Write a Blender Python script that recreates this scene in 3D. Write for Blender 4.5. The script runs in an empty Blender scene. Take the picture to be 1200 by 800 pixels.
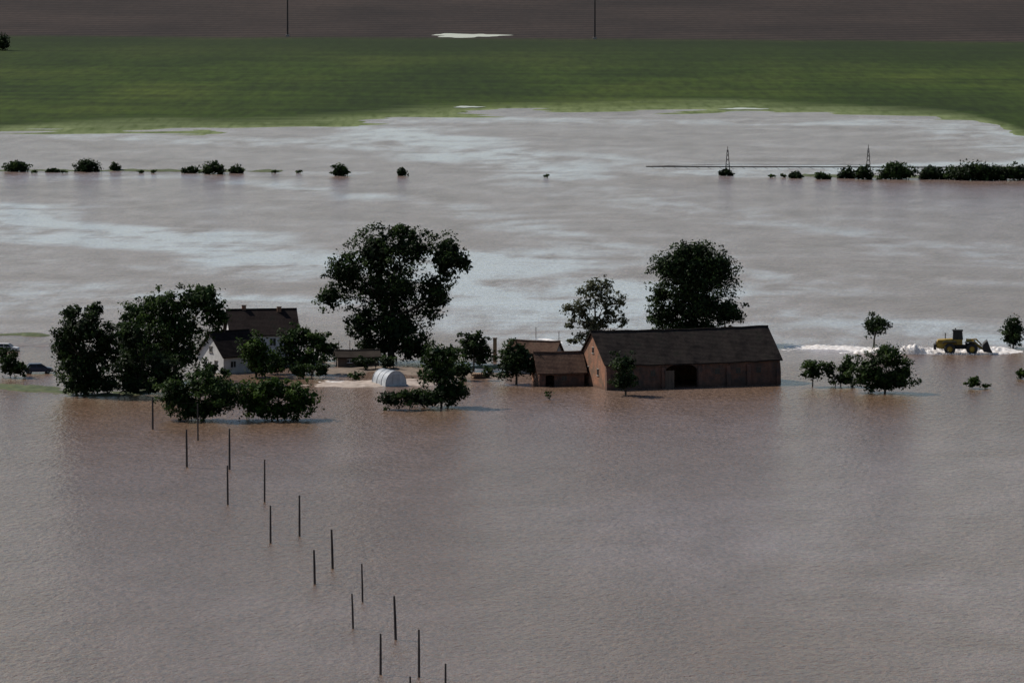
import bpy, bmesh, math, random
import numpy as np
from mathutils import Vector, Matrix, noise as mnoise
random.seed(7); rng=np.random.default_rng(7)
S=bpy.context.scene
S.view_settings.view_transform='Standard'; S.view_settings.look='None'; S.view_settings.exposure=0

# ---------------- survey helpers (camera height 92 m, 200 mm lens) -------------
H=92.0; F=6657.0; P=math.atan(605/F)
cP,sP=math.cos(P),math.sin(P)
def ray(u,v):
    x=(u-600)/F; y=-(v-400)/F
    return x, cP+y*sP, -sP+y*cP
def g(u,v,z=0.0):
    x,y,w=ray(u,v); t=(z-H)/w
    return (x*t,y*t)
def at(u,v,Y):
    x,y,w=ray(u,v); t=Y/y
    return (x*t, H+w*t)

# ---------------- node helpers -----------------
def newmat(name):
    m=bpy.data.materials.new(name); m.use_nodes=True
    nt=m.node_tree; b=nt.nodes['Principled BSDF']
    return m,nt,b
def N(nt,t,**k):
    n=nt.nodes.new(t)
    for a,b in k.items(): setattr(n,a,b)
    return n
def ramp(nt,src,stops):
    r=N(nt,'ShaderNodeValToRGB'); e=r.color_ramp.elements
    while len(e)<len(stops): e.new(0.5)
    for i,(p,c) in enumerate(stops):
        e[i].position=p; e[i].color=(c[0],c[1],c[2],1) if not isinstance(c,(int,float)) else (c,c,c,1)
    nt.links.new(src,r.inputs[0]); return r.outputs[0]
def noise(nt,scale,detail=4,vec=(1,1,1),rough=0.55,coord='obj',rot=0,dist=0):
    if coord=='obj':
        src=N(nt,'ShaderNodeTexCoord').outputs['Object']
    else: src=N(nt,'ShaderNodeNewGeometry').outputs['Position']
    r_=N(nt,'ShaderNodeMapping'); r_.inputs['Rotation'].default_value=(0,0,rot); nt.links.new(src,r_.inputs[0])
    mp=N(nt,'ShaderNodeMapping'); mp.inputs['Scale'].default_value=vec
    nt.links.new(r_.outputs[0],mp.inputs[0])
    n=N(nt,'ShaderNodeTexNoise'); n.inputs['Scale'].default_value=scale; n.inputs['Detail'].default_value=detail
    n.inputs['Roughness'].default_value=rough; n.inputs['Distortion'].default_value=dist
    nt.links.new(mp.outputs[0],n.inputs['Vector']); return n.outputs['Fac']
def mixc(nt,fac,a,b,mode='MIX'):
    m=N(nt,'ShaderNodeMix',data_type='RGBA',blend_type=mode)
    for i,x in ((0,fac),(6,a),(7,b)):
        if hasattr(x,'is_linked'): nt.links.new(x,m.inputs[i])
        else: m.inputs[i].default_value = x if i==0 else (x[0],x[1],x[2],1)
    return m.outputs[2]
def mth(nt,op,a,b=0.0,c=None):
    m=N(nt,'ShaderNodeMath',operation=op)
    for i,x in enumerate((a,b) if c is None else (a,b,c)):
        if hasattr(x,'is_linked'): nt.links.new(x,m.inputs[i])
        else: m.inputs[i].default_value=x
    return m.outputs[0]
def mrange(nt,src,a,b,c=0.0,d=1.0):
    f=N(nt,'ShaderNodeMapRange'); nt.links.new(src,f.inputs[0])
    for i,x in zip((1,2,3,4),(a,b,c,d)): f.inputs[i].default_value=x
    return f.outputs[0]
def bump(nt,b,h,strength,dist):
    n=N(nt,'ShaderNodeBump'); n.inputs['Distance'].default_value=dist
    if hasattr(strength,'is_linked'): nt.links.new(strength,n.inputs['Strength'])
    else: n.inputs['Strength'].default_value=strength
    nt.links.new(h,n.inputs['Height']); nt.links.new(n.outputs[0],b.inputs['Normal'])
def simple(name,c1,c2,scale=3,rough=0.7,metal=0,bmp=0.0,vec=(1,1,1),spec=None):
    m,nt,b=newmat(name)
    n=noise(nt,scale,5,vec)
    nt.links.new(ramp(nt,n,[(0.3,c1),(0.7,c2)]),b.inputs['Base Color'])
    b.inputs['Roughness'].default_value=rough; b.inputs['Metallic'].default_value=metal
    if spec is not None: b.inputs['Specular IOR Level'].default_value=spec
    if bmp: bump(nt,b,n,0.6,bmp)
    return m

# ---------------- mesh helpers -------------
def mesh_np(name,V,Fq,mats,mi=None,tint=None,smooth=False):
    me=bpy.data.meshes.new(name); V=np.asarray(V,dtype=np.float32); Fq=np.asarray(Fq,dtype=np.int32)
    k=Fq.shape[1]
    me.vertices.add(len(V)); me.vertices.foreach_set('co',V.ravel())
    me.loops.add(Fq.size); me.loops.foreach_set('vertex_index',Fq.ravel())
    me.polygons.add(len(Fq)); me.polygons.foreach_set('loop_start',np.arange(0,Fq.size,k,dtype=np.int32))
    me.polygons.foreach_set('loop_total',np.full(len(Fq),k,dtype=np.int32))
    for m in mats: me.materials.append(m)
    if mi is not None: me.polygons.foreach_set('material_index',np.asarray(mi,dtype=np.int32))
    me.update(calc_edges=True)
    if smooth: me.polygons.foreach_set('use_smooth',np.ones(len(Fq),dtype=bool))
    if tint is not None:
        a=me.attributes.new('tint','FLOAT','FACE'); a.data.foreach_set('value',np.asarray(tint,dtype=np.float32))
    me.validate()
    o=bpy.data.objects.new(name,me); S.collection.objects.link(o); return o
def poly_obj(name,V,Fs,mat,parent=None,bevel=0,smooth=False):
    me=bpy.data.meshes.new(name); me.from_pydata([tuple(v) for v in V],[],Fs); me.materials.append(mat); me.update()
    bm=bmesh.new(); bm.from_mesh(me); bmesh.ops.recalc_face_normals(bm,faces=bm.faces)
    if bevel: bmesh.ops.bevel(bm,geom=bm.edges[:],offset=bevel,segments=2,affect='EDGES',profile=0.5)
    bm.to_mesh(me); bm.free()
    if smooth:
        for p in me.polygons: p.use_smooth=True
    o=bpy.data.objects.new(name,me); S.collection.objects.link(o)
    if parent: o.parent=parent
    return o
def box(name,c,s,mat,parent=None,bevel=0,rz=0,ry=0):
    x,y,z=[k/2 for k in s]
    V=[(a*x,b*y,d*z) for a in(-1,1) for b in(-1,1) for d in(-1,1)]
    R=Matrix.Rotation(rz,3,'Z')@Matrix.Rotation(ry,3,'Y')
    V=[tuple(R@Vector(v)+Vector(c)) for v in V]
    return poly_obj(name,V,[(0,1,3,2),(4,6,7,5),(0,4,5,1),(2,3,7,6),(0,2,6,4),(1,5,7,3)],mat,parent,bevel)
def extrude(name,prof,axis,a,b,mat,parent=None,bevel=0):
    n=len(prof)
    if axis=='y': V=[(p[0],a,p[1]) for p in prof]+[(p[0],b,p[1]) for p in prof]
    else: V=[(a,p[0],p[1]) for p in prof]+[(b,p[0],p[1]) for p in prof]
    Fs=[tuple(range(n)),tuple(range(2*n-1,n-1,-1))]+[(i,(i+1)%n,n+(i+1)%n,n+i) for i in range(n)]
    return poly_obj(name,V,Fs,mat,parent,bevel)
def tube_arr(pts,rad,seg=6):
    V=[];Fs=[]
    pts=[np.array(p,float) for p in pts]
    for i,p in enumerate(pts):
        d=pts[min(i+1,len(pts)-1)]-pts[max(i-1,0)]; d/=np.linalg.norm(d)+1e-9
        a=np.cross(d,[0.3,1,0.1]); a/=np.linalg.norm(a)+1e-9; b=np.cross(d,a)
        for k in range(seg):
            t=2*math.pi*k/seg; V.append(p+rad[i]*(math.cos(t)*a+math.sin(t)*b))
    for i in range(len(pts)-1):
        for k in range(seg):
            Fs.append((i*seg+k,i*seg+(k+1)%seg,(i+1)*seg+(k+1)%seg,(i+1)*seg+k))
    return V,Fs
def tube(name,pts,rad,mat,parent=None,seg=8):
    if not hasattr(rad,'__len__'): rad=[rad]*len(pts)
    V,Fs=tube_arr(pts,rad,seg); n=len(V)
    Fs=Fs+[tuple(range(seg)),tuple(range(n-seg,n))]
    return poly_obj(name,V,Fs,mat,parent)
def tubes(name,lst,mat,parent=None,seg=6):
    V=[];Fs=[]
    for pts,r in lst:
        if not hasattr(r,'__len__'): r=[r]*len(pts)
        v,f=tube_arr(pts,r,seg); o=len(V); V+=v; Fs+=[tuple(i+o for i in q) for q in f]
        Fs.append(tuple(o+i for i in range(seg))); Fs.append(tuple(o+len(v)-seg+i for i in range(seg)))
    return poly_obj(name,V,Fs,mat,parent)
def empty(name,loc,rz=0,sc=1):
    e=bpy.data.objects.new(name,None); e.location=loc; e.rotation_euler=(0,0,rz); e.scale=(sc,sc,sc)
    S.collection.objects.link(e); return e
def fnoise(X,Y,s,seed=0):
    r=np.random.default_rng(seed); out=0
    for k in range(9):
        a=r.uniform(0,2*math.pi); f=s*(0.5+1.9*r.random()); ph=r.uniform(0,6.28)
        out=out+np.sin((X*math.cos(a)+Y*math.sin(a))*f+ph)
    return out/3.0
def pnoise(X,Y,s,seed=0):
    sh_=X.shape; return np.array([mnoise.noise(Vector((x*s,y*s,seed*7.3))) for x,y in zip(X.ravel(),Y.ravel())]).reshape(sh_)*1.6

# ---------------- light ----------------
sd=Vector((-0.86,0.50,0)).normalized(); EL=math.radians(46)
sunv=Vector((sd.x*math.cos(EL),sd.y*math.cos(EL),math.sin(EL)))
w=bpy.data.worlds.new("World"); S.world=w; w.use_nodes=True
bg=w.node_tree.nodes['Background']
sky=w.node_tree.nodes.new('ShaderNodeTexSky'); sky.sky_type='NISHITA'; sky.sun_disc=False
sky.sun_elevation=EL; sky.sun_rotation=math.atan2(sunv.x,sunv.y)%(2*math.pi)
sky.air_density=1.0; sky.dust_density=0.6; sky.altitude=100
w.node_tree.links.new(sky.outputs[0],bg.inputs[0]); bg.inputs[1].default_value=0.078
L=bpy.data.lights.new('sun','SUN'); L.energy=4.9; L.angle=math.radians(0.5); L.color=(1,0.93,0.84)
lo=bpy.data.objects.new('sun',L); S.collection.objects.link(lo); lo.rotation_euler=(-sunv).to_track_quat('-Z','Y').to_euler()
lo.location=(-200,1000,300)

# ---------------- materials -----------------
gm,nt,b=newmat('field_ground')
pos=N(nt,'ShaderNodeNewGeometry').outputs['Position']
sx=N(nt,'ShaderNodeSeparateXYZ'); nt.links.new(pos,sx.inputs[0])
n1=noise(nt,0.012,6,(1,0.35,1),coord='w'); n2=noise(nt,0.35,5,(1,0.12,1),coord='w'); n3=noise(nt,0.05,4,(0.15,1,1),coord='w',rot=0.12)
gcol=ramp(nt,n1,[(0.35,(0.019,0.036,0.0035)),(0.5,(0.030,0.053,0.005)),(0.68,(0.052,0.076,0.010))])
gcol=mixc(nt,0.6,gcol,ramp(nt,n2,[(0.3,(0.3,0.3,0.3)),(0.7,(1.1,1.1,1.1))]),'MULTIPLY')
gcol=mixc(nt,0.6,gcol,ramp(nt,n3,[(0.35,(0.5,0.5,0.5)),(0.65,(1.25,1.2,1.2))]),'MULTIPLY')
bcol=ramp(nt,n1,[(0.3,(0.020,0.015,0.013)),(0.7,(0.043,0.031,0.026))])
wv=N(nt,'ShaderNodeTexWave'); wv.inputs['Scale'].default_value=0.012; wv.inputs['Distortion'].default_value=5; wv.inputs['Detail'].default_value=3; wv.inputs['Detail Scale'].default_value=0.3
mp=N(nt,'ShaderNodeMapping'); mp.inputs['Rotation'].default_value=(0,0,1.25); nt.links.new(pos,mp.inputs[0]); nt.links.new(mp.outputs[0],wv.inputs[0])
bcol=mixc(nt,0.9,bcol,ramp(nt,wv.outputs['Fac'],[(0.0,(0.4,0.4,0.4)),(0.25,(1,1,1)),(1,(1.2,1.15,1.1))]),'MULTIPLY')
bcol=mixc(nt,0.5,bcol,ramp(nt,n2,[(0.3,(0.5,0.5,0.5)),(0.7,(1.1,1.1,1.1))]),'MULTIPLY')
yb=mth(nt,'ADD',sx.outputs[1],mth(nt,'MULTIPLY',sx.outputs[0],0.15))
yb=mth(nt,'ADD',yb,mth(nt,'MULTIPLY',n1,60))
bf=mrange(nt,yb,2425,2475)
col=mixc(nt,bf,gcol,bcol)
f2=mrange(nt,yb,2120,2430,0,0.85)
col=mixc(nt,mth(nt,'MULTIPLY',f2,mth(nt,'SUBTRACT',1.0,bf)),col,(0.014,0.022,0.006))
f3=mrange(nt,mth(nt,'ADD',sx.outputs[2],mth(nt,'MULTIPLY',mth(nt,'SUBTRACT',n2,0.5),0.3)),0.0,0.34,1,0)
col=mixc(nt,mth(nt,'MULTIPLY',f3,.9),col,mixc(nt,ramp(nt,n2,[(0.3,0.0),(0.75,1.0)]),(0.06,0.085,0.022),(0.23,0.27,0.13)))
nt.links.new(col,b.inputs['Base Color']); b.inputs['Roughness'].default_value=0.95; b.inputs['Specular IOR Level'].default_value=0.1
bump(nt,b,n2,0.5,0.3)

# water
wm,nt,b=newmat('flood_water')
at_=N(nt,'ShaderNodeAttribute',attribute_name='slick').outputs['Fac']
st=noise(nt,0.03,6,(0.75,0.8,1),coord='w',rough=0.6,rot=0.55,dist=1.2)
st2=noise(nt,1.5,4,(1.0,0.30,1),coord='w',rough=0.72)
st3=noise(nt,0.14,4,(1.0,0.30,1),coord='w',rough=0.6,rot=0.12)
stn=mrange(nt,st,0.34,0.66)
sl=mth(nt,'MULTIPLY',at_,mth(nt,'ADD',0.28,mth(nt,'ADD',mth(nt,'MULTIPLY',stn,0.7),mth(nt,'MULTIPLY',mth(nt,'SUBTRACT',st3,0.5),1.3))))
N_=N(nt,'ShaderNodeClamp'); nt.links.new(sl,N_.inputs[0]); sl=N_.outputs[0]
wc=ramp(nt,sl,[(0.0,(0.148,0.092,0.056)),(0.40,(0.232,0.172,0.156)),(1.0,(0.42,0.45,0.50))])  # mauve and blue-white stops paint reflected sky into the water colour
wc=mixc(nt,0.75,wc,ramp(nt,st2,[(0.32,(0.5,0.5,0.5)),(0.68,(1.35,1.35,1.35))]),'MULTIPLY')
wc=mixc(nt,0.4,wc,ramp(nt,st3,[(0.3,(0.72,0.72,0.72)),(0.7,(1.15,1.15,1.15))]),'MULTIPLY')
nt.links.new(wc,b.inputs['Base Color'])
b.inputs['IOR'].default_value=1.333
nt.links.new(mth(nt,'SUBTRACT',0.20,mth(nt,'MULTIPLY',sl,0.10)),b.inputs['Roughness'])
rp=noise(nt,1.0,3,(0.9,0.4,1),coord='w',rough=0.75,rot=0.15); rp2=noise(nt,0.22,1,(0.8,0.5,1),coord='w',rot=-0.3)
hh=mth(nt,'ADD',rp,mth(nt,'MULTIPLY',rp2,0.5))
bump(nt,b,hh,mth(nt,'SUBTRACT',1.0,mth(nt,'MULTIPLY',sl,0.6)),0.5)

def leafmat(name,c1,c2,tr=0.25):
    m,nt,b=newmat(name)
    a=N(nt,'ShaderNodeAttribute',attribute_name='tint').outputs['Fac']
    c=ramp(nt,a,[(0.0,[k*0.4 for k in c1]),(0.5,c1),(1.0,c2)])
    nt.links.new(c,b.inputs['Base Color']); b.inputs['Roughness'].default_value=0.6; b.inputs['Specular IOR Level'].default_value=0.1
    t=N(nt,'ShaderNodeBsdfTranslucent'); nt.links.new(c,t.inputs[0])
    mx=N(nt,'ShaderNodeMixShader'); mx.inputs[0].default_value=tr
    nt.links.new(b.outputs[0],mx.inputs[1]); nt.links.new(t.outputs[0],mx.inputs[2])
    nt.links.new(mx.outputs[0],nt.nodes['Material Output'].inputs[0]); return m
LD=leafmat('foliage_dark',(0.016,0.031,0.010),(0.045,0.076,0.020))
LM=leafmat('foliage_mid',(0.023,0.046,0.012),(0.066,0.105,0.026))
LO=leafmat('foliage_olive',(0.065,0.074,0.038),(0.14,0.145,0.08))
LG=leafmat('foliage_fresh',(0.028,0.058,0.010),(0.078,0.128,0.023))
BK=simple('bark',(0.03,0.024,0.018),(0.07,0.055,0.04),4,0.9)

# ---------------- ground sheet ----------------
shore_px=[(-250,160),(0,157),(100,154),(330,151),(420,144),(500,137),(600,132),(700,129),(800,129),(900,131),(1000,134),(1080,138),(1140,144),(1180,152),(1210,163),(1300,185),(1500,200)]
sh=np.array([g(*p) for p in shore_px])
def terr(X,Y):
    s=np.interp(X,sh[:,0],sh[:,1])
    d=Y-s
    z=np.clip(d*0.0045,-1.2,0.9)+0.0
    rise=np.maximum(np.abs(X)-1300,0)*0.004+np.maximum(-Y-200,0)*0.004
    z=z+np.minimum(rise,6)
    fade=np.exp(-(d/90)**2)
    z=z+fade*(0.08*fnoise(X,Y,0.09,3)+0.06*fnoise(X*0.5,Y,0.2,5))
    far=np.clip((Y-3600)/6000,0,1); z=z+far*60*(0.5+0.5*np.sin(X*0.0006+1))
    return z
xs=np.unique(np.concatenate([np.linspace(-20000,-1500,16),np.linspace(-1500,-340,24),np.arange(-340,341,4),np.linspace(340,1500,24),np.linspace(1500,20000,16)]))
ys=np.unique(np.concatenate([np.linspace(-4000,500,12),np.arange(500,1500,50),np.arange(1500,2150,5),np.arange(2150,3600,40),np.linspace(3600,30000,30)]))
def grid(name,xs,ys,zf,mat,smooth=True):
    X,Y=np.meshgrid(xs,ys); Z=zf(X,Y)
    V=np.stack([X.ravel(),Y.ravel(),Z.ravel()],1); nx=len(xs); ny=len(ys)
    i,j=np.meshgrid(np.arange(nx-1),np.arange(ny-1)); a=(j*nx+i).ravel()
    Fq=np.stack([a,a+1,a+nx+1,a+nx],1)
    return mesh_np(name,V,Fq,[mat],smooth=smooth),X,Y
grid('ground',xs,ys,terr,gm)
wx=np.unique(np.concatenate([np.linspace(-1700,-300,12),np.arange(-300,301,5),np.linspace(300,1700,12)]))
wy=np.unique(np.concatenate([np.linspace(-700,560,8),np.arange(560,2150,6)]))
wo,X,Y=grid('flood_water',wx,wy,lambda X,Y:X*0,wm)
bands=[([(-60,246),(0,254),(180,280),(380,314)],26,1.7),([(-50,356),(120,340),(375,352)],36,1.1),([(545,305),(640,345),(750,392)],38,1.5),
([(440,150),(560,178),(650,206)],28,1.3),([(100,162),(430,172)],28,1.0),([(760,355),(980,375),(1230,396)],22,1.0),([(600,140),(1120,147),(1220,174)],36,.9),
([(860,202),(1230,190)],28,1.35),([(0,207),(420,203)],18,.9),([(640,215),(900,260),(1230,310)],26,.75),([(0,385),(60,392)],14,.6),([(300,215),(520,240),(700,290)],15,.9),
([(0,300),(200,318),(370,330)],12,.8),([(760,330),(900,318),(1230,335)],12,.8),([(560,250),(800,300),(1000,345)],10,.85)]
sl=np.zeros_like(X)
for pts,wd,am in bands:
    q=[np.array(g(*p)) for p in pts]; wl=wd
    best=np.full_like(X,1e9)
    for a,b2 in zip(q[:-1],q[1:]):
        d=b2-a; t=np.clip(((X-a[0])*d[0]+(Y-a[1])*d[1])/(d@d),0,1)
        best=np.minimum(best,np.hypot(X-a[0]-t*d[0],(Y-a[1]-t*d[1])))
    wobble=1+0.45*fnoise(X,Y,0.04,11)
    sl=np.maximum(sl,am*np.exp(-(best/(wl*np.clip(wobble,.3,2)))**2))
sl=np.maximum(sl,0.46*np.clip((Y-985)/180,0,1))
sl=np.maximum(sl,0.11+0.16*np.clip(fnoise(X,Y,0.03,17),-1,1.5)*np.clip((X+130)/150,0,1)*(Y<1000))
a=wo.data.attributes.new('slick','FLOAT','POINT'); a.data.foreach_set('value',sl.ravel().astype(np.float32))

pudm=simple('puddle_water',(0.3,0.3,0.32),(0.36,0.36,0.38),0.2,0.08)
th=np.linspace(0,2*math.pi,48,endpoint=False)
for k,(pu,pv,ax,ay) in enumerate([(547,42,15,22),(548,125.5,4.5,5),(872,127,7,5)]):
    px,py=g(pu,pv,0.3 if k else 0.9)
    rr=1+0.22*np.sin(3*th+1+k)+0.12*np.sin(7*th+k)+0.06*np.sin(13*th)
    zt=float(terr(np.array([px]),np.array([py]))[0])
    poly_obj('puddle',[(px+ax*r*math.cos(t),py+ay*r*math.sin(t),zt+(0.12 if k else 0.06)) for t,r in zip(th,rr)],[tuple(range(48))],pudm)

# ---------------- vegetation generator -----------------
def plant(name,ub,vb,lobes,mat,trunk=0.35,leaf=0.42,dens=1.0,depth=0.9,gap=0.0,seed=0,limbs=True,fill=0.15,core=1.0):
    r=np.random.default_rng(seed+int(ub)*13+int(vb)+1000)
    bx,by=g(ub,vb); trunk*=0.7; leaf*=1.08
    V=[];Fs=[]
    LV=[];T=[]
    cent=[]
    for (u,v,ru,rv) in lobes:
        cx,cz=at(u,v,by); m=by/F; rx=ru*m; rz=rv*m; ry=max(min(rx,rz*1.4),0.3)*depth
        cyo=r.uniform(-0.25,0.25)*ry
        area=rx*rz
        nc=int(np.clip(area*2.4,10,100)); nl=int(np.clip(area*95*dens*(0.42/leaf)**2,90,15000))
        dirs=r.normal(size=(nc,3)); dirs/=np.linalg.norm(dirs,axis=1)[:,None]
        rad=r.uniform(0.4,1.06,nc)
        R3=np.array([rx,ry,rz])
        C=dirs*rad[:,None]*R3+np.array([cx-bx,cyo,cz])
        cr=r.uniform(0.10,0.30,nc)*(rx*ry*rz)**(1/3)*(1.0 if nc>20 else 1.3)*(1.25-0.45*rad)
        ct=r.uniform(0.05,0.95,nc)
        keep=r.random(nc)>gap
        C=C[keep];cr=cr[keep];ct=ct[keep];nc=len(C)
        cent+= [tuple(c) for c in C[:6]]
        n1_=int(nl*(1-fill)); n2_=nl-n1_; n3_=int(nl*0.15*core)
        k=r.choice(nc,n1_,p=(cr**1.6)/np.sum(cr**1.6))
        d=r.normal(size=(n1_,3)); d/=np.linalg.norm(d,axis=1)[:,None]
        p=C[k]+d*(cr[k]*r.uniform(0.3,1.25,n1_)**0.8)[:,None]*np.array([1.15,1.15,0.8])
        tt=ct[k]+0.25*d[:,2]-0.15*d[:,0]; sc=np.ones(n1_)  # tint raised on upper and sunward leaves: sunlight painted into the colour
        for nn_,rm,sz,bt in ((n2_,0.9,1.0,.3),(n3_,0.60,2.4,.12)):  # inner leaves tinted darker, crown shade painted in
            if nn_<=0: continue
            d2=r.normal(size=(nn_,3)); d2/=np.linalg.norm(d2,axis=1)[:,None]
            lump=1+0.15*np.sin(4*d2[:,0]+seed)+0.14*np.sin(7*d2[:,2]+2*seed)
            p2=d2*(r.random(nn_)**(1/3)*rm*lump)[:,None]*R3+np.array([cx-bx,cyo,cz])
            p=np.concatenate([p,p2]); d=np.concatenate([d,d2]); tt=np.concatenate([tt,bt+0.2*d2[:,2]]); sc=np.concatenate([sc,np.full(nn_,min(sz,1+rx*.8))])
        ok=p[:,2]>-0.1; p=p[ok]; d=d[ok]; tt=tt[ok]; sc=sc[ok]; nl=len(p)
        nn=d+0.9*r.normal(size=(nl,3))+np.array([0,0,0.3]); nn/=np.linalg.norm(nn,axis=1)[:,None]
        a=np.cross(nn,r.normal(size=(nl,3))); a/=np.linalg.norm(a,axis=1)[:,None]; b=np.cross(nn,a)
        s=(leaf*sc*r.uniform(0.45,1.2,nl))[:,None]*0.5
        q=np.stack([p-a*s*1.3,p-b*s*0.75,p+a*s*1.3+nn*s*0.3,p+b*s*0.75],1)
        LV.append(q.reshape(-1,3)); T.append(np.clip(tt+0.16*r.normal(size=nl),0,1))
    top=max(c[2] for c in cent)
    if trunk>0:
        mid=np.mean(np.array(cent),axis=0)
        hz=max(mid[2],1.0)
        pts=[(0,0,-1.0),(0.05,0,hz*0.3),(mid[0]*0.35+0.15,mid[1]*.3,hz*0.65),(mid[0]*0.7,mid[1]*.7,hz*1.05),(mid[0],mid[1],(hz+top)/2)]
        v,f=tube_arr(pts,[trunk*1.3,trunk,trunk*0.75,trunk*0.5,trunk*0.15],7); V+=v; Fs+=f
        if limbs:
            idx=r.permutation(len(cent))[:18]
            for i in idx:
                c=np.array(cent[i]); s0=r.uniform(0.28,0.75)
                st=np.array([mid[0]*s0*0.6,mid[1]*s0*0.6,hz*s0*1.1])
                m1=st*0.5+c*0.5+np.array([0,0,-0.06*hz])
                v,f=tube_arr([st,m1,c],[trunk*0.42,trunk*0.25,trunk*0.06],5); o=len(V); V+=v; Fs+=[tuple(x+o for x in q) for q in f]
    LV=np.concatenate(LV); T=np.concatenate(T); nb=len(V)
    allV=np.concatenate([np.array(V).reshape(-1,3),LV]) if nb else LV
    lf=np.arange(nb,nb+len(LV)).reshape(-1,4)
    allF=np.concatenate([np.array(Fs,dtype=int).reshape(-1,4),lf]) if nb else lf
    mi=np.concatenate([np.zeros(len(Fs)),np.ones(len(lf))]); t=np.concatenate([np.full(len(Fs),.5),T])
    o=mesh_np(name,allV,allF,[BK,mat],mi,t); o.location=(bx,by,0); return o

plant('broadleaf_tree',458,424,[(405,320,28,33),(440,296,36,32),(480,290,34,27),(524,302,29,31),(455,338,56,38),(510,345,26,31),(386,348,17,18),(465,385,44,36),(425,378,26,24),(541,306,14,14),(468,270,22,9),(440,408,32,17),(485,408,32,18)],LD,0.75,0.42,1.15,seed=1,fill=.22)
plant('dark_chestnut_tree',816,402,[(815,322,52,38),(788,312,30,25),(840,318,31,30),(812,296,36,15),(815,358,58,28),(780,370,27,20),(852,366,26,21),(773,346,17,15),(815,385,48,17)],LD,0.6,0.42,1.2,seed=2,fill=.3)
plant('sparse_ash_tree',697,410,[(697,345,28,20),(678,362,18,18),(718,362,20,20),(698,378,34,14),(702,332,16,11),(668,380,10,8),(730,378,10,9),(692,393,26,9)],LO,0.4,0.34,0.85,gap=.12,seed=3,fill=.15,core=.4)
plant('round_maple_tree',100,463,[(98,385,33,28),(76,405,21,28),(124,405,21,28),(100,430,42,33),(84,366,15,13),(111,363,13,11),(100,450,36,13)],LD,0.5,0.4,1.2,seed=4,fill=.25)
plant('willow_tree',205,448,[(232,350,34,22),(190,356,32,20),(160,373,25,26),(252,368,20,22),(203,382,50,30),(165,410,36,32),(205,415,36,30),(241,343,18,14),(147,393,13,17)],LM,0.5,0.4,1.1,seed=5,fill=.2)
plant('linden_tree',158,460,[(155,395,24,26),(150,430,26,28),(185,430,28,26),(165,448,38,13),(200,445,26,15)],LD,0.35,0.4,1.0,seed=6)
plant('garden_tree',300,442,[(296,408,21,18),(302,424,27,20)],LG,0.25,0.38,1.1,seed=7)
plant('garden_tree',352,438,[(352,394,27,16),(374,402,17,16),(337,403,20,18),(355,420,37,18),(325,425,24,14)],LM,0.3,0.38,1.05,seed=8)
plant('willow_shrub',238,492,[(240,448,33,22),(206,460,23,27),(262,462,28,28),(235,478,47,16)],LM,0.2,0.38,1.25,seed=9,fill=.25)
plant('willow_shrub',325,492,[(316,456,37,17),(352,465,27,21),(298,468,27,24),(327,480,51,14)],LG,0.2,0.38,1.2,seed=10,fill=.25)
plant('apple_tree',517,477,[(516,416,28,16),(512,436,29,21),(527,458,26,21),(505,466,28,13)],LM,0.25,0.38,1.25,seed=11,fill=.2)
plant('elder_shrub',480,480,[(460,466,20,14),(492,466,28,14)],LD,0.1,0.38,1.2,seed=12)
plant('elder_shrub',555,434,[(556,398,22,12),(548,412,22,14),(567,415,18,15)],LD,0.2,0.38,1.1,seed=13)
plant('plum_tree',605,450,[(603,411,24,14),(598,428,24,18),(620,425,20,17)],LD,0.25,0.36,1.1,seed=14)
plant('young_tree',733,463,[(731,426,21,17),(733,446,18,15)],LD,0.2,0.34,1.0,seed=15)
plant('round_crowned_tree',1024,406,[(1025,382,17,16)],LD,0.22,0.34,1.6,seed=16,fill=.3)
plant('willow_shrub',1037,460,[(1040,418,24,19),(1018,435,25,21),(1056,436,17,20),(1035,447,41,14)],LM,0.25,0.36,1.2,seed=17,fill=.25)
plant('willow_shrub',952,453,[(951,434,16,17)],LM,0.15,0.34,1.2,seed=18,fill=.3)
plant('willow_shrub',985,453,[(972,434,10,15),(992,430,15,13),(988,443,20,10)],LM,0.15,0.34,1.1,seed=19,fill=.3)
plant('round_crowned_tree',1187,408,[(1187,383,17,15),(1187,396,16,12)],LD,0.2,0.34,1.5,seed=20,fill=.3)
plant('reed_clump',1142,455,[(1140,448,13,8),(1155,452,8,3)],LG,0,0.3,1.2,seed=21)
plant('reed_clump',1196,444,[(1197,437,9,8)],LG,0,0.3,1.2,seed=22)
plant('elder_shrub',12,442,[(10,425,17,17),(22,432,13,11),(5,412,9,10)],LM,0.1,0.36,1.1,seed=23)
plant('elder_shrub',418,446,[(418,440,10,7)],LM,0,0.3,1.0,seed=24)
plant('elder_shrub',392,422,[(387,408,17,12),(372,398,14,12)],LD,0.1,0.36,1.1,seed=25)
plant('drowned_sapling',644,468,[(643,461,7,6)],LD,0.08,0.26,0.6,seed=26,core=.2)
plant('elder_shrub',690,412,[(672,400,12,5),(690,404,12,5)],LO,0,0.3,0.6,seed=27)
plant('elder_shrub',545,446,[(540,433,18,14)],LM,0.1,0.36,1.1,seed=28)
plant('elder_shrub',140,464,[(128,450,18,13),(155,452,18,11),(178,453,14,10)],LD,0.1,0.36,1.2,seed=29)
plant('elder_shrub',440,433,[(425,424,18,8),(452,424,16,8)],LD,0.1,0.34,1.1,seed=31)
plant('elder_shrub',365,443,[(350,433,18,10),(376,433,15,9)],LM,0.1,0.34,1.1,seed=32)
plant('elder_shrub',580,446,[(572,436,10,7),(632,440,9,7)],LD,0,0.3,1.1,seed=33)
plant('elder_shrub',245,446,[(247,432,11,11),(262,436,9,9)],LD,0,0.3,1.0,seed=34)
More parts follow.
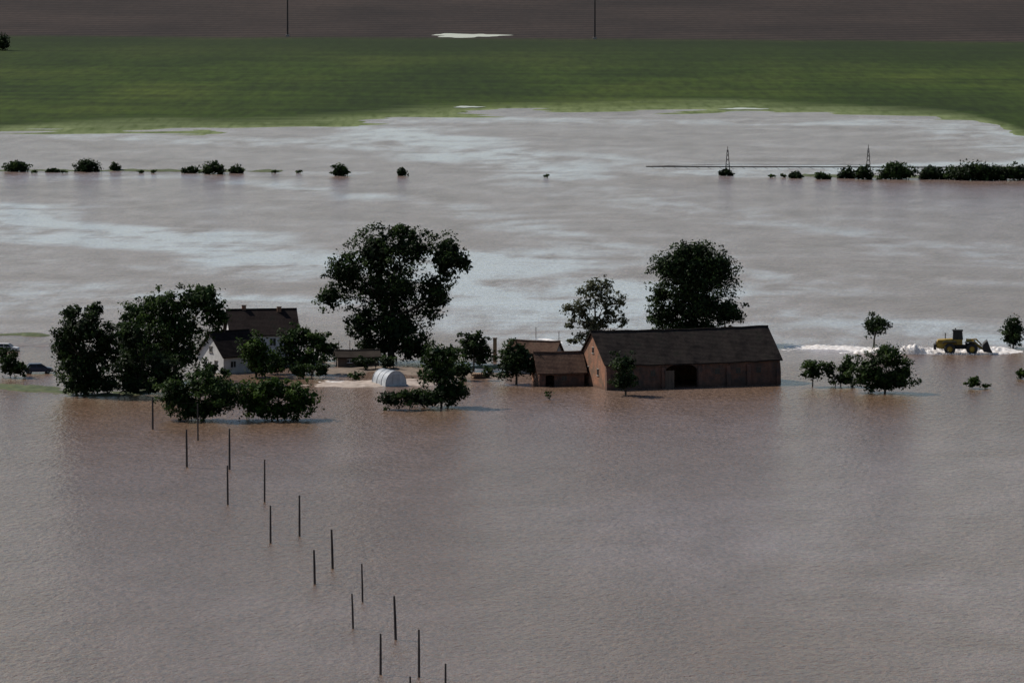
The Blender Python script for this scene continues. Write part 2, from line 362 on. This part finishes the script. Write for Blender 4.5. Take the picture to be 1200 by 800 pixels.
for i,(u,vb,ru,rv) in enumerate([(20,201,16,8),(103,201,17,9),(135,200,7,6),(223,203,11,5),(249,204,15,9),(277,203,11,6),(399,206,11,9),(471,206,6,6),
    (932,209,9,5),(964,210,10,5),(992,209,12,8),(1012,210,13,10),(1050,210,25,12),(1093,210,18,10),(1145,211,35,13),(1120,210,18,9),(1185,211,32,11),(1230,211,32,12),(62,202,9,3),(851,206,9,5)]):
    plant('hedgerow_bush',u,vb,[(u,vb-rv*0.85,ru,rv),(u+ru*0.4*(-1)**i,vb-rv*0.5,ru*0.7,rv*0.7),(u-ru*0.4*(-1)**i,vb-rv*0.35,ru*0.7,rv*0.5)],LD if i%3 else LM,0.0,0.5,1.3,seed=40+i,fill=.4)
for i,u in enumerate([40,75,165,180,322,640,350,905,918]):
    plant('hedgerow_bush',u,203 if u<600 else 208,[(u,201 if u<600 else 206,5,1.8)],LG,0,0.4,0.9,seed=80+i)
plant('hedgerow_bush',3,62,[(3,50,10,12)],LD,0.3,0.8,1.4,seed=99,fill=.6)

# ---------------- banks -----------------
grassm=simple('bank_grass',(0.03,0.05,0.015),(0.08,0.095,0.035),0.8,0.95,bmp=0.2)
sandm=simple('wet_sand_yard',(0.22,0.17,0.13),(0.5,0.42,0.36),0.7,0.6,bmp=0.1)
roadm=simple('silted_road',(0.10,0.09,0.08),(0.2,0.17,0.15),0.5,0.5)
foamm=simple('foam',(0.45,0.40,0.36),(0.88,0.87,0.86),1.6,0.6,bmp=0.15)
def bank(name,pts,width,h,mat,step=0.8,amp=0.5,seed=0,rag=1.0):
    q=[np.array(g(*p)) for p in pts]; V=[];nw=max(4,int(width/0.9)); rows=0
    cum=[0]
    for a,b2 in zip(q[:-1],q[1:]): cum.append(cum[-1]+np.linalg.norm(b2-a))
    n=max(3,int(cum[-1]/step))
    for s in np.linspace(0,cum[-1],n):
        i=min(np.searchsorted(cum,s,side='right')-1,len(q)-2); t=(s-cum[i])/(cum[i+1]-cum[i]); c=q[i]*(1-t)+q[i+1]*t
        d=q[i+1]-q[i]; d/=np.linalg.norm(d); nrm=np.array([-d[1],d[0]])
        e=min(1,s/(width*.5),(cum[-1]-s)/(width*.5))
        for j in range(nw+1):
            x=j/nw*2-1; p=c+nrm*x*width*0.5
            z=h*(1-x*x)*e+amp*h*float(fnoise(p[0],p[1],0.9,seed)+0.6*fnoise(p[0],p[1],0.25,seed+1))*0.6-0.35*h
            if abs(x)>0.99 or e<0.02: z=-0.5
            V.append((p[0],p[1],z))
        rows+=1
    Fs=[(r*(nw+1)+j,r*(nw+1)+j+1,(r+1)*(nw+1)+j+1,(r+1)*(nw+1)+j) for r in range(rows-1) for j in range(nw)]
    return mesh_np(name,V,Fs,[mat],smooth=True)
bank('grass_bank',[(-40,200),(150,200),(335,201)],9,0.28,grassm,1.5,0.9,1)
bank('grass_bank',[(-30,452),(30,455),(110,462),(185,460)],9,0.35,grassm,1,0.9,2)
bank('grass_bank',[(-30,392),(30,392),(62,394)],6,0.5,grassm,1,0.4,3)
bank('silted_road',[(-30,403),(60,404),(140,408)],8,0.3,roadm,1,0.4,4)
bank('farmyard_ground',[(345,449),(400,450),(470,449),(520,447)],13,0.45,sandm,0.8,0.6,5)
bank('farmyard_ground',[(370,440),(430,432),(500,438),(560,440),(600,442)],12,0.35,simple('yard_soil',(0.08,0.06,0.045),(0.2,0.15,0.11),0.6,0.8),0.8,0.5,6)
bank('grass_bank',[(930,205),(1010,207),(1250,208)],12,0.4,grassm,1.5,0.5,7)
bank('grass_bank',[(540,428),(600,431),(640,425)],8,0.4,grassm,1,0.5,9)
def foam(name,pts,width,h,seed,hot=None,thr=0.30,dip=None):
    q=[np.array(g(*p)) for p in pts]; a,b2=q[0],q[-1]; Lg=np.linalg.norm(b2-a); d=(b2-a)/Lg; nrm=np.array([-d[1],d[0]])
    s=np.arange(0,Lg,0.22); t=np.linspace(-1,1,max(8,int(width/0.35)))
    Sx,Tx=np.meshgrid(s,t); PX=a[0]+d[0]*Sx+nrm[0]*Tx*width/2; PY=a[1]+d[1]*Sx+nrm[1]*Tx*width/2
    cen=0.35*pnoise(PX,PY*0,0.12,seed)
    env=np.exp(-((Tx-cen)/0.5)**2)*np.clip(np.minimum(Sx,Lg-Sx)/4,0,1)
    big=pnoise(PX,PY,0.22,seed+1); sm=pnoise(PX,PY,1.1,seed+2)
    Z=h*(env*(0.72+0.75*big+0.45*sm)-thr)
    if hot is not None:
        for hx,hy,ax,ay,am in hot:
            rr=np.exp(-(((PX-hx)/ax)**2+((PY-hy)/ay)**2)); Z=Z+am*rr*(0.55+0.5*sm+.3*big)
    if dip is not None:
        rr=np.exp(-((((PX-dip[0])/dip[2])**4)+((PY-dip[1])/dip[3])**4)); Z=Z*(1-rr)+rr*np.minimum(Z,0.12)
    Z[0,:]=-.4;Z[-1,:]=-.4
    V=np.stack([PX.ravel(),PY.ravel(),Z.ravel()],1); nx=len(s); ny=len(t)
    i,j=np.meshgrid(np.arange(nx-1),np.arange(ny-1)); a0=(j*nx+i).ravel()
    return mesh_np(name,V,np.stack([a0,a0+1,a0+nx+1,a0+nx],1),[foamm],smooth=True)
lx,ly=g(1128,414)
foam('overflow_foam',[(900,408),(1200,411)],17,0.40,21,hot=[(lx-9.0,ly+0.5,3.4,2.6,1.9),(lx-15,ly,5,2.6,1.2),(lx-1,ly+4,9,2,1.1),(lx+6.5,ly-1,2.0,1.5,.6)],thr=.25,dip=(lx+.8,ly-1.5,6.3,3.6))
foam('overflow_foam',[(360,447),(430,448)],6,0.22,31)
foam('overflow_foam',[(628,396),(660,403)],6,0.22,33)

# ---------------- barn ------------------
def brickmat(name,c1,c2,mortar,stain):
    m,nt,b=newmat(name)
    tc=N(nt,'ShaderNodeTexCoord').outputs['Object']
    sp=N(nt,'ShaderNodeSeparateXYZ'); nt.links.new(tc,sp.inputs[0]); cb=N(nt,'ShaderNodeCombineXYZ')
    nt.links.new(mth(nt,'ADD',sp.outputs[0],sp.outputs[1]),cb.inputs[0]); nt.links.new(sp.outputs[2],cb.inputs[1])
    br=N(nt,'ShaderNodeTexBrick'); nt.links.new(cb.outputs[0],br.inputs[0]); br.inputs['Scale'].default_value=1
    br.inputs['Brick Width'].default_value=0.5; br.inputs['Row Height'].default_value=0.17; br.inputs['Mortar Size'].default_value=0.02
    br.inputs['Color1'].default_value=(*c1,1); br.inputs['Color2'].default_value=(*c2,1); br.inputs['Mortar'].default_value=(*mortar,1)
    n=noise(nt,0.55,6); n2=noise(nt,2.2,4,(1,1,0.3))
    c=mixc(nt,ramp(nt,n,[(0.45,0.0),(0.62,1.0)]),br.outputs['Color'],stain)
    c=mixc(nt,0.6,c,ramp(nt,n2,[(0.3,(0.4,0.4,0.4)),(0.7,(1.2,1.2,1.2))]),'MULTIPLY')
    wet=mrange(nt,mth(nt,'ADD',sp.outputs[2],mth(nt,'MULTIPLY',n2,0.8)),0.3,1.3,0.75,0.0)
    c=mixc(nt,wet,c,(0.035,0.022,0.016))
    nt.links.new(c,b.inputs['Base Color']); b.inputs['Roughness'].default_value=0.9; bump(nt,b,br.outputs['Fac'],0.4,-0.02); return m
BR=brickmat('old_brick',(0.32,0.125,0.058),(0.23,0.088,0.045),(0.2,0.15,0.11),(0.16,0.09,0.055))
BRf=brickmat('shaded_old_brick',(0.165,0.068,0.040),(0.11,0.046,0.03),(0.11,0.085,0.07),(0.065,0.045,0.037))  # same brick darkened for front walls, their shade painted into the colour
def tilemat(name,c1,c2,moss):
    m,nt,b=newmat(name)
    tc=N(nt,'ShaderNodeTexCoord').outputs['Object']
    wv=N(nt,'ShaderNodeTexWave',bands_direction='Z'); wv.inputs['Scale'].default_value=1.6; wv.inputs['Distortion'].default_value=0.6; wv.inputs['Detail'].default_value=2; nt.links.new(tc,wv.inputs[0])
    wx_=N(nt,'ShaderNodeTexWave',bands_direction='X'); wx_.inputs['Scale'].default_value=1.3; wx_.inputs['Distortion'].default_value=0.4; nt.links.new(tc,wx_.inputs[0])
    n=noise(nt,0.5,6); n2=noise(nt,3,5,(1,1,0.4))
    c=ramp(nt,n,[(0.3,c1),(0.55,c2),(0.75,moss)])
    c=mixc(nt,0.55,c,ramp(nt,wv.outputs['Fac'],[(0.1,(0.45,0.45,0.45)),(0.5,(1,1,1))]),'MULTIPLY')
    c=mixc(nt,0.5,c,ramp(nt,n2,[(0.3,(0.5,0.5,0.5)),(0.7,(1.3,1.3,1.3))]),'MULTIPLY')
    nt.links.new(c,b.inputs['Base Color']); b.inputs['Roughness'].default_value=0.95; b.inputs['Specular IOR Level'].default_value=0.06
    bump(nt,b,mth(nt,'ADD',wv.outputs['Fac'],mth(nt,'MULTIPLY',wx_.outputs['Fac'],.5)),0.5,0.05); return m
TL=tilemat('old_roof_tiles',(0.012,0.010,0.010),(0.036,0.029,0.026),(0.020,0.021,0.017))
TLr=tilemat('clay_roof_tiles',(0.06,0.038,0.030),(0.12,0.075,0.055),(0.08,0.062,0.045))
TLd=tilemat('dark_roof_tiles',(0.012,0.009,0.009),(0.026,0.019,0.018),(0.018,0.017,0.015))
PL=simple('white_plaster',(0.42,0.42,0.42),(0.60,0.60,0.59),0.8,0.85)
PLg=simple('grey_plaster',(0.2,0.18,0.16),(0.32,0.29,0.26),0.8,0.9)
DK=simple('dark_glass',(0.012,0.013,0.015),(0.025,0.027,0.03),2,0.3,spec=.3)
WD=simple('weathered_wood',(0.05,0.035,0.026),(0.11,0.08,0.06),3,0.9,vec=(1,1,0.2))
MT=simple('grey_metal',(0.18,0.18,0.19),(0.28,0.28,0.29),2,0.5,metal=0.6)
CR=simple('tarred_roof',(0.022,0.017,0.014),(0.045,0.036,0.03),0.6,0.9,spec=.1)

def gable_building(name,u,v,rz,Lx,Wy,eave,ridge,wall,roof,door=None,wins=(),over=0.4,gw=(),chim=None,sag=0.0,front=None):
    x0,y0=g(u,v); e=empty(name,(x0,y0,0),rz)
    t=0.4; b0=-1.0
    out=[(0,b0)]
    for dd in ([door] if door else []):
        c,dw,dh,arch=dd
        out.append((c-dw/2,b0)); out.append((c-dw/2,dh-arch))
        for k in range(1,8):
            a_=math.pi*k/8; out.append((c-dw/2*math.cos(a_),dh-arch+arch*math.sin(a_)))
        out.append((c+dw/2,dh-arch)); out.append((c+dw/2,b0))
    out+=[(Lx,b0),(Lx,eave),(0,eave)]
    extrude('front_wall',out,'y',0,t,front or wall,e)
    extrude('back_wall',[(0,b0),(Lx,b0),(Lx,eave),(0,eave)],'y',Wy-t,Wy,wall,e)
    gp=[(t+.003,b0),(Wy-t-.003,b0),(Wy-t-.003,eave+ (ridge-eave)*(t/(Wy/2))),(Wy/2,ridge-0.02),(t+.003,eave+(ridge-eave)*(t/(Wy/2)))]
    extrude('left_gable',gp,'x',0.0,t,wall,e); extrude('right_gable',gp,'x',Lx-t,Lx,wall,e)
    sl_=(ridge-eave)/(Wy/2); th=0.22; nx=max(6,int(Lx/1.5))
    for nm,s in (('roof_front',-1),('roof_back',1)):
        V=[];
        for i in range(nx+1):
            x=-over+(Lx+2*over)*i/nx; wob=-sag*math.sin(math.pi*i/nx)+sag*0.25*math.sin(i*2.1)
            yo=Wy/2+s*(Wy/2+over); zo=eave-sl_*over
            ym=Wy/2+s*Wy*0.25; zm=(eave+ridge)/2+sag*0.3*math.sin(i*1.3)
            for (yy,zz) in ((yo,zo),(ym,zm),(Wy/2+s*0.003,ridge)):
                V.append((x,yy,zz+wob+0.02)); V.append((x,yy,zz+wob+th))
        Fs=[]
        for i in range(nx):
            a0=i*6;b1=a0+6
            Fs+=[(a0+1,a0+3,b1+3,b1+1),(a0+3,a0+5,b1+5,b1+3),(a0,b1,b1+2,a0+2),(a0+2,b1+2,b1+4,a0+4),(a0,a0+1,b1+1,b1),(a0+4,b1+4,b1+5,a0+5)]
        Fs+=[(0,2,3,1),(2,4,5,3)]; k=nx*6; Fs+=[(k,k+1,k+3,k+2),(k+2,k+3,k+5,k+4)]
        poly_obj(nm,V,Fs,roof,e)
    tube('ridge_cap',[(-over-.02+(Lx+2*over+.04)*i/nx,Wy/2,ridge+th-sag*math.sin(math.pi*i/nx)+sag*.25*math.sin(i*2.1)) for i in range(nx+1)],0.16,roof,e)
    for i,(x,z,ww,wh) in enumerate(wins):
        box('window_glass',(x,-0.015,z),(ww,0.05,wh),DK,e)
        for nm,c,s in (('window_frame',(x,-0.035,z+wh/2+.05),(ww+.2,.1,.1)),('window_sill',(x,-0.05,z-wh/2-.05),(ww+.3,.16,.1)),('window_mullion',(x,-0.05,z),(.07,.05,wh))): box(nm,c,s,WD if wall is BR else PL,e)
    for i,(y,z,ww,wh) in enumerate(gw):
        box('gable_window',(-0.015,y,z),(0.05,ww,wh),DK,e); box('gable_window_sill',(-0.06,y,z-wh/2-.05),(.16,ww+.3,.1),PLg,e)
        box('gable_window_lintel',(-0.03,y,z+wh/2+.05),(.1,ww+.2,.1),PLg,e)
    if chim:
        for (cx,cy,cz,ch) in chim:
            box('chimney',(cx,cy,cz+ch/2),(.7,.6,ch),BR,e); box('chimney_cap',(cx,cy,cz+ch+.06),(.9,.8,.12),PLg,e)
    return e
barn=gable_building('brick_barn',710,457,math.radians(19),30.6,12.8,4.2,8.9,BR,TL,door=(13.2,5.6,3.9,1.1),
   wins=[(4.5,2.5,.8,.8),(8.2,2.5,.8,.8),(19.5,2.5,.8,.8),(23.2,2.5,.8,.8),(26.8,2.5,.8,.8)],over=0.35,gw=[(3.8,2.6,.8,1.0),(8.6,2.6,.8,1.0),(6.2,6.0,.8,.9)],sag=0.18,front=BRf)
for i,x in enumerate([0.35,10.0,16.4,21.4,25.0,30.25]):
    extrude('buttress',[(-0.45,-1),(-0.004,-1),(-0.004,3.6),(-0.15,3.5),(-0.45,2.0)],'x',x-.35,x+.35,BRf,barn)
box('door_leaf',(10.0+0.95,-0.5,1.2),(1.6,.1,3.4),WD,barn)

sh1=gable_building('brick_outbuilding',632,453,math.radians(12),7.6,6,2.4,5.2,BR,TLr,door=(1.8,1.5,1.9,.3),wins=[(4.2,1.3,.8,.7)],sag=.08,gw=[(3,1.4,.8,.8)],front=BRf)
sh2=gable_building('tiled_outbuilding',592,437,math.radians(-22),8.5,5.5,2.6,5.2,PLg,TLr,door=(6,1.5,1.9,.3),wins=[(2.5,1.3,.8,.7)],sag=.1,gw=[(2.7,1.4,.8,.8)])
sh3=gable_building('lean_to_shed',664,440,math.radians(15),6.0,4.5,2.4,3.3,WD,simple('pale_sheet_roof',(0.12,0.11,0.11),(0.22,0.2,0.2),.8,.8),wins=[(3,1.2,.7,.6)],gw=[])
sh4=gable_building('garden_shed',396,430,math.radians(8),7.0,3.4,1.7,2.5,WD,CR,wins=[(2,1,.7,.5),(5,1,.7,.5)],sag=.05)
cx,cy=g(580,424); ce=empty('brick_chimney_stack',(cx,cy,0))
box('shaft',(0,0,1.6),(.65,.65,5.0),simple('ochre_brick',(0.2,0.12,0.06),(0.32,0.2,0.1),2,.9),ce); box('cap',(0,0,4.16),(.85,.85,.14),PLg,ce)
wx0,wy0=g(563,443); lst=[]
for i in range(9):
    for j in range(3):
        lst.append(([(-1.4+i*.32+(j%2)*.15,-.9,.2+j*.27),(-1.4+i*.32+(j%2)*.15,.9,.2+j*.27)],.14))
wp=tubes('log_pile',lst,simple('cut_logs',(0.12,0.07,0.045),(0.22,0.15,0.09),3,.9)); wp.location=(wx0,wy0,0); wp.rotation_euler=(0,0,.3)

fh=gable_building('white_farmhouse',272,430,math.radians(9),11.2,9.5,5.6,9.2,PL,TLd,wins=[(1.8,4.2,1,1.2),(4.4,4.2,1,1.2),(7,4.2,1,1.2),(9.6,4.2,1,1.2),(1.8,1.5,1,1.2),(7,1.5,1,1.2),(9.6,1.5,1,1.2)],
   gw=[(3,4.0,.9,1.2),(6.5,4.0,.9,1.2)],over=.5,chim=[(2.6,4.9,8.6,1.5),(8.6,4.4,8.6,1.2)],door=(4.4,1.2,2.2,.1))
wing=gable_building('wing',262,438,math.radians(38),7.5,7.5,3.0,6.6,PL,TLd,wins=[(2,1.5,1,1),(5.5,1.5,1,1)],gw=[(3.7,3.9,.9,.9),(2.2,1.5,.9,1.1),(5.3,1.5,.9,1.1)],over=.4)
wing.parent=fh
fm=Matrix.Translation(fh.location)@Matrix.Rotation(math.radians(9),4,'Z')
wing.matrix_basis=fm.inverted()@(Matrix.Translation(wing.location)@Matrix.Rotation(math.radians(38),4,'Z'))

# polytunnel
tx,ty=g(452,453); pt=empty('polytunnel_greenhouse',(tx,ty,0),math.radians(28))
film=simple('greenhouse_film',(0.27,0.29,0.31),(0.46,0.48,0.50),1.2,0.35)
R=1.9;Ht=2.5;n=16
arc=[(R-R*math.cos(math.pi*k/n),Ht*math.sin(math.pi*k/n)**0.85) for k in range(n+1)]
V=[];Ln=5
for yy in np.linspace(0,Ln,8): V+=[(a_[0],yy,a_[1]) for a_ in arc]
Fs=[(r*(n+1)+k,r*(n+1)+k+1,(r+1)*(n+1)+k+1,(r+1)*(n+1)+k) for r in range(7) for k in range(n)]
poly_obj('film_cover',V,Fs,film,pt,smooth=True)
poly_obj('front_panel',[(a_[0]*.985+.03,-.02,a_[1]*.98) for a_ in arc],[tuple(range(n+1))],film,pt)
poly_obj('back_panel',[(a_[0]*.985+.03,Ln+.02,a_[1]*.98) for a_ in arc],[tuple(range(n+1))],film,pt)
tubes('hoops',[([(a_[0]*1.02-.04,yy,a_[1]*1.02) for a_ in arc],.04) for yy in np.linspace(0,Ln,4)]+[([(1.3,-.06,0),(1.3,-.06,1.9),(2.5,-.06,1.9),(2.5,-.06,0)],.04)],film,pt)

# ---------------- wheel loader -----------
YL=simple('yellow_paint',(0.16,0.10,0.014),(0.42,0.27,0.028),1.5,0.6)
BLK=simple('rubber_black',(0.012,0.012,0.012),(0.03,0.028,0.026),3,0.8)
ld=empty('wheel_loader',(lx-3.9,ly,-0.12),math.radians(-3),1.25)
def wheel(nm,x,y,z,r,wd,par,hub=YL):
    V=[];seg=28
    prof=[(r*.5,-wd/2),(r*.85,-wd/2),(r*.97,-wd*.36),(r,-wd*.15),(r,wd*.15),(r*.97,wd*.36),(r*.85,wd/2),(r*.5,wd/2)]
    for k in range(seg):
        a_=2*math.pi*k/seg; tr=1.0 if k%2 else .96
        for rr_,yy in prof: 
            q=rr_*(tr if rr_>r*.9 else 1); V.append((x+q*math.cos(a_),y+yy,z+q*math.sin(a_)))
    m=len(prof); Fs=[(k*m+j,k*m+j+1,((k+1)%seg)*m+j+1,((k+1)%seg)*m+j) for k in range(seg) for j in range(m-1)]
    poly_obj(nm,V,Fs,BLK,par)
    tube(nm+'_hub',[(x,y-wd*.42,z),(x,y-wd*.3,z),(x,y+wd*.3,z),(x,y+wd*.42,z)],[r*.3,r*.52,r*.52,r*.3],hub,par,16)
for nm,x,y in (('wheel_rl',1.3,-1.05),('wheel_rr',1.3,1.05),('wheel_fl',4.4,-1.05),('wheel_fr',4.4,1.05)): wheel(nm,x,y,.8,.82,.62,ld)
extrude('engine_body',[(-.55,.9),(-.6,1.55),(-.35,2.05),(1.7,2.2),(1.75,1.0),(.9,.75)],'y',-.85,.85,YL,ld,.06)
extrude('counterweight',[(-.95,.7),(-.95,1.4),(-.62,1.5),(-.57,.7)],'y',-1.1,1.1,BLK,ld,.05)
for s in (-1,1):
    extrude('rear_fender',[(.35,1.55),(.55,1.78),(2.1,1.78),(2.3,1.45),(2.3,1.6),(2.15,1.88),(.5,1.88),(.25,1.6)],'y',s*1.05-.3,s*1.05+.3,BLK,ld)
    extrude('front_fender',[(3.5,1.5),(3.75,1.75),(4.9,1.75),(4.9,1.84),(3.7,1.84),(3.4,1.55)],'y',s*1.05-.3,s*1.05+.3,BLK,ld)
box('centre_frame',(2.7,0,1.05),(1.9,.8,.6),BLK,ld,.04)
box('front_frame',(4.3,0,1.15),(1.5,1.0,.75),BLK,ld,.06)
box('radiator_grille',(-.63,0,1.6),(.06,1.3,.5),BLK,ld)
box('cab_base',(2.4,0,1.75),(1.35,1.35,.75),YL,ld,.04)
extrude('cab_glass',[(1.8,2.13),(3.02,2.13),(3.1,2.5),(2.95,3.25),(1.85,3.25)],'y',-.66,.66,DK,ld)
tubes('cab_pillars',[([(x1,s*.68,2.1),(x2,s*.68,3.28)],.06) for s in(-1,1) for x1,x2 in((1.78,1.82),(2.4,2.4),(3.1,2.98))],BLK,ld)
box('cab_roof',(2.4,0,3.36),(1.5,1.55,.16),BLK,ld,.05)
tubes('beacon_and_exhaust',[([(2.1,.3,3.4),(2.1,.3,3.62)],.09),([(.7,.45,2.1),(.7,.45,2.95)],.07)],BLK,ld)
for s in(-.45,.45):
    tube('lift_arm',[(3.6,s,2.0),(4.6,s,1.75),(5.6,s,.95),(6.1,s,.7)],[.2,.2,.17,.14],YL,ld)
    tube('lift_cylinder',[(3.9,s*.9,1.15),(5.2,s*.9,1.15)],.09,MT,ld)
tube('tilt_linkage',[(3.9,0,2.05),(5.0,0,2.1),(5.8,0,1.3)],[.1,.12,.1],YL,ld)
bp=[(6.0,.45),(7.25,.3),(7.25,.36),(6.2,.55),(6.02,.85),(6.05,1.3),(6.55,1.95),(6.5,2.02),(5.95,1.5),(5.85,.9)]
extrude('bucket_shell',bp,'y',-1.4,1.4,BLK,ld)
for s in(-1.44,1.42): extrude('bucket_side',[(6.0,.47),(7.2,.33),(6.55,1.95),(6.05,1.5),(5.9,.9)],'y',s,s+.03,BLK,ld)
r=np.random.default_rng(5); V=[];Fs=[]
for i in range(2400):
    k=r.random()
    if k<.8: x=lx-10.5+r.normal()*2.4; y=ly+r.normal()*1.5; z=abs(r.normal())*0.7
    else: x=lx+r.normal()*4; y=ly-2.4+r.normal()*.5; z=abs(r.normal())*0.12
    s=r.uniform(.03,.13)
    o=len(V); V+=[(x+s,y,z),(x-s*.5,y+s,z),(x-s*.5,y-s,z),(x,y,z+s*1.4)]; Fs+=[(o,o+1,o+2),(o,o+1,o+3),(o+1,o+2,o+3),(o+2,o,o+3)]
poly_obj('water_spray',V,Fs,foamm)

# ---------------- cars -----------
red=simple('red_lens',(.2,.01,.01),(.3,.02,.02))
def car(name,u,v,rz,paint,z=-.35,sc=1):
    x,y=g(u,v); e=empty(name,(x,y,z),rz,sc)
    extrude('body',[(-2.1,.35),(-2.15,.75),(-2.0,.98),(-1.2,1.02),(1.1,.98),(2.0,.82),(2.15,.6),(2.1,.3)],'y',-.85,.85,paint,e,.06)
    V=[(-1.75,-.78,.98),(1.15,-.78,.96),(.35,-.62,1.46),(-1.35,-.62,1.46),(-1.75,.78,.98),(1.15,.78,.96),(.35,.62,1.46),(-1.35,.62,1.46)]
    poly_obj('windows',V,[(0,1,2,3),(4,7,6,5),(0,3,7,4),(1,5,6,2)],DK,e)
    box('roof',(-.5,0,1.48),(1.75,1.28,.07),paint,e,.02)
    tubes('pillars',[([(a_,s*.79,.98),(b_,s*.63,1.47)],.04) for s in(-1,1) for a_,b_ in((-1.75,-1.35),(-.35,-.4),(1.15,.35))],paint,e)
    for i,(a_,s) in enumerate([(-1.35,-1),(-1.35,1),(1.3,-1),(1.3,1)]): wheel('wheel_%d'%i,a_,s*.78,.32,.32,.2,e,MT)
    for s in(-.6,.6): box('headlight',(2.1,s,.68),(.08,.3,.14),film,e); box('tail_light',(-2.13,s,.8),(.05,.25,.15),red,e)
    return e
car('parked_car',45,437,math.radians(12),simple('dark_blue_paint',(0.02,0.03,0.06),(0.03,0.05,0.09),2,.3),z=-.1,sc=1.15)
car('parked_car',8,411,math.radians(-8),simple('white_paint',(0.45,0.45,0.45),(0.6,0.6,0.6),2,.35),z=-.2)

# ---------------- poles ------------
PW=simple('old_post_wood',(0.022,0.018,0.018),(0.05,0.04,0.038),3,.9,vec=(1,1,.1))
posts=[(179,465,503),(232,473,516),(219,503,547),(269,502,550),(267,545,591),(310,538,588),(317,592,636),(351,580,628),(369,644,684),(390,620,666),(414,695,736),(425,660,705),(446,742,790),(464,698,749),(491,737,793),(482,792,840),(522,777,832)]
for i,(u,vt,vb) in enumerate(posts):
    x,y=g(u,vb); _,zt=at(u,vt,y); lean=rng.normal()*0.08; k=rng.uniform(.8,1.15)
    o=tube('wooden_post',[(0,0,-1),(lean*.5,0,zt*.5),(lean,0,zt)],[.15*k,.14*k,.11*k],PW,None,8); o.location=(x,y,0)
def upole(u,vb):
    x,y=g(u,vb,.9); e=empty('utility_pole',(x,y,.8))
    tube('shaft',[(0,0,-.5),(0,0,21)],[.42,.28],PW,e,10); box('crossarm',(0,0,19.5),(4.5,.2,.25),PW,e); box('base',(0,0,.3),(1.6,1.2,1.2),PLg,e,.1)
    tubes('insulators',[([(q,0,19.6),(q,0,20.2)],.12) for q in(-2,0,2)],PLg,e)
upole(337,43); upole(697,46)
for u,vb,h in [(410,420,3.2),(397,418,2.8),(185,452,3.0),(655,402,2.2),(628,396,2.0)]:
    x,y=g(u,vb); o=tube('garden_post',[(0,0,-.5),(0,0,h)],[.08,.07],PLg,None,6); o.location=(x,y,0)
# ---------------- irrigation boom ----------
ix0,iy0=g(757,205); ix1,iy1=g(1200,207)
ir=empty('irrigation_boom',(ix0,iy0,0),math.atan2(iy1-iy0,ix1-ix0)); Lb=math.hypot(ix1-ix0,iy1-iy0)
m1=(853-757)/443*Lb; m2=(1018-757)/443*Lb
lst=[([(0,0,2.2),(Lb,0,2.4)],.16),([(0,0,2.25),(m1,0,2.9),(m2,0,3.0)],.05)]
for m_,ht in((m1,7.6),(m2,8.2)):
    for a_,b_ in((-.75,-.6),(.75,-.6),(-.75,.6),(.75,.6)): lst.append(([(m_+a_,b_,-1),(m_+a_*.15,b_*.15,ht-1)],.09))
    for h in (1,2.4,3.7,4.9,5.9):
        k=.75*(1-h/9); lst.append(([(m_-k,-k*.7,h),(m_+k,k*.7,h+.8)],.06)); lst.append(([(m_+k,-k*.7,h),(m_-k,k*.7,h+.8)],.06))
    lst.append(([(m_,0,ht-1.2),(m_,0,ht)],.08))
for i in range(int(Lb/3)): lst.append(([(i*3+1,0,2.3),(i*3+2.2,0,1.6)],.04))
tubes('truss_and_masts',lst,PW,ir)
for m_ in(m1,m2):
    for s in(-1.0,1.0): wheel('drive_wheel',m_+s,0,.2,.6,.35,ir,MT)

# ---------------- camera ----------
cam=bpy.data.cameras.new('camera'); co=bpy.data.objects.new('camera',cam); S.collection.objects.link(co)
co.location=(0,0,H); co.rotation_euler=(math.pi/2-P,0,0)
cam.sensor_width=36; cam.lens=36*F/1200; cam.clip_start=1; cam.clip_end=60000
S.camera=co
